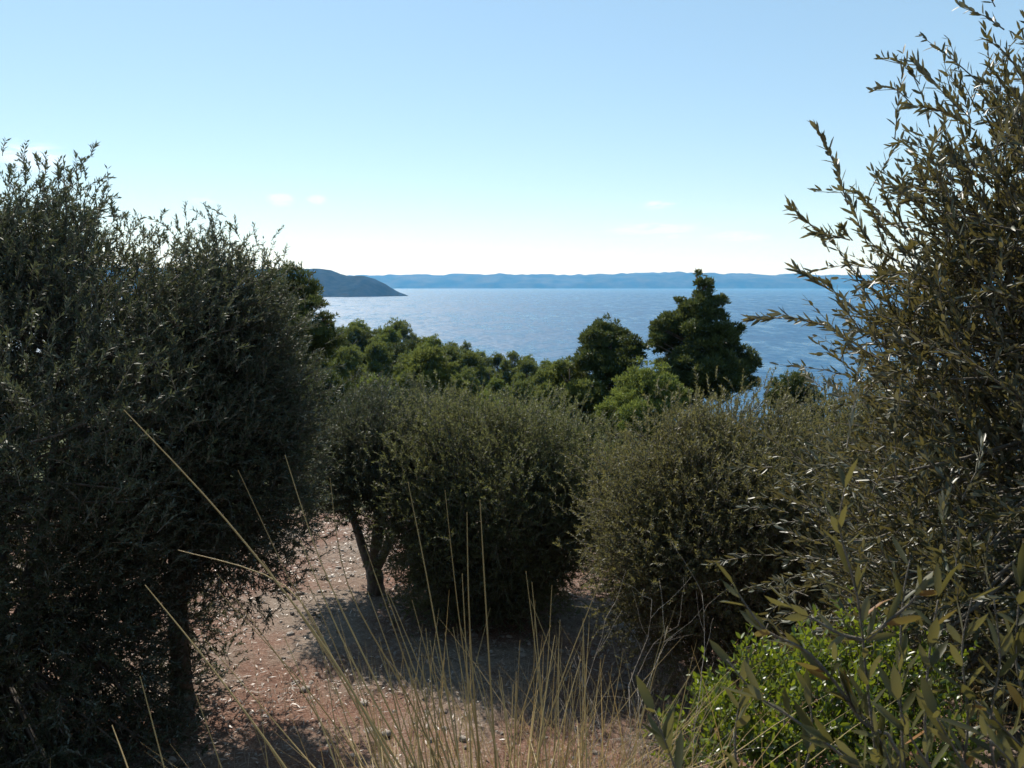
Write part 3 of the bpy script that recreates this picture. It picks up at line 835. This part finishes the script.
shrub('bright green small-leaved shrub behind the young olive shoots', (1.25, 3.0), [(-.05, 0, -1.57, .24), (.15, .05, -1.54, .22), (.1, -.15, -1.68, .24)], 32, 330)

# young olive shoots close to the camera
def shoots(label, base, lines, seed, K, leafL=.055):
    rng = np.random.default_rng(seed); bz = ground_z(*base)
    root = thing('olive_sapling', (base[0], base[1], bz), label, 'sapling', 'young olive shoots in front')
    off = Vector((base[0], base[1], bz)); tb = Tubes(); A, D, L = [], [], []
    for pts, Y, rooted in lines:
        p = [at(px, py, Y) - off for px, py in pts]                       # base first
        if rooted:
            p = [p[0] - (p[1] - p[0]).normalized() * .12 - Vector((0, 0, .05))] + p
            b0 = Vector(((p[0].x) * .85, (p[0].y) * .85, -.03)); p = [b0] + p
        sm = []
        for a, b_, c, d in zip([p[0]] + p[:-2], p[:-1], p[1:], p[2:] + [p[-1]]):
            for k in range(4):
                t = k / 4
                sm.append(.5 * ((2 * b_) + (c - a) * t + (2 * a - 5 * b_ + 4 * c - d) * t * t + (3 * b_ - a - 3 * c + d) * t ** 3))
        sm.append(p[-1]); m = len(sm)
        tb.add(sm, [.0036 * (1 - .72 * i / (m - 1)) for i in range(m)], 5)
        for i in range(len(p) - 1):
            if rooted and i == 0: a, b_ = p[0].lerp(p[1], .5), p[1]
            else: a, b_ = p[i], p[i + 1]
            A.append(a); D.append((b_ - a).normalized()); L.append((b_ - a).length)
    A, D, L = np.array([tuple(a) for a in A]), np.array([tuple(a) for a in D]), np.array(L)
    tb.build('stems', M['twig'], root)
    Ps = [[], [], [], [], []]
    for a, d, l in zip(A, D, L):
        k = max(2, int(round(l / .028)))
        r = twig_leaves(rng, a[None], d[None], np.array([l]), k, leafL, .0135, np.zeros((1, 3)), (.2, .65))
        keep = rng.uniform(size=len(r[0])) < K
        for q in range(5): Ps[q].append(r[q][keep])
    P, Dl, N, Ll, W = [np.concatenate(q) for q in Ps]
    leaf_fine('leaves', P, Dl, N, Ll, W, M['shoot'], root, rng.normal(size=len(P)) * .12)
shoots('young olive shoots with pale backlit leaves before the green shrub', (.50, 1.15), [
    ([(880, 790), (868, 690), (858, 600), (840, 530), (845, 488)], 1.25, True), ([(866, 640), (890, 620), (913, 600), (922, 584)], 1.25, False),
    ([(864, 640), (840, 634), (815, 620), (796, 610)], 1.25, False), ([(860, 720), (811, 655), (768, 632), (745, 604), (733, 584)], 1.2, True),
    ([(870, 790), (843, 757), (792, 718), (757, 695), (727, 660)], 1.1, True), ([(905, 790), (900, 680), (903, 600), (910, 560)], 1.35, True),
    ([(740, 800), (735, 740), (742, 690)], 1.15, True), ([(690, 810), (672, 760), (655, 715)], 1.15, True), ([(795, 800), (812, 740), (808, 690)], 1.3, True)], 51, .8)
shoots('thick tuft of young olive shoots in the corner below the near olive', (.78, 1.2), [
    ([(930, 800), (925, 720), (930, 650), (938, 600)], 1.2, True), ([(960, 800), (968, 720), (962, 650), (972, 598)], 1.25, True),
    ([(1000, 800), (990, 730), (1000, 660), (994, 600)], 1.2, True), ([(1040, 800), (1030, 720), (1016, 660), (1020, 590)], 1.25, True),
    ([(900, 800), (880, 740), (850, 700), (838, 668)], 1.2, True), ([(950, 800), (912, 740), (898, 700)], 1.1, True),
    ([(985, 800), (955, 750), (935, 715)], 1.05, True), ([(1050, 780), (1010, 735), (975, 700)], 1.15, True), ([(1080, 790), (1060, 680), (1040, 610)], 1.3, True),
    ([(1010, 810), (1015, 770), (990, 740)], 1.0, True), ([(890, 810), (868, 775), (835, 745)], 1.0, True)], 52, .85)
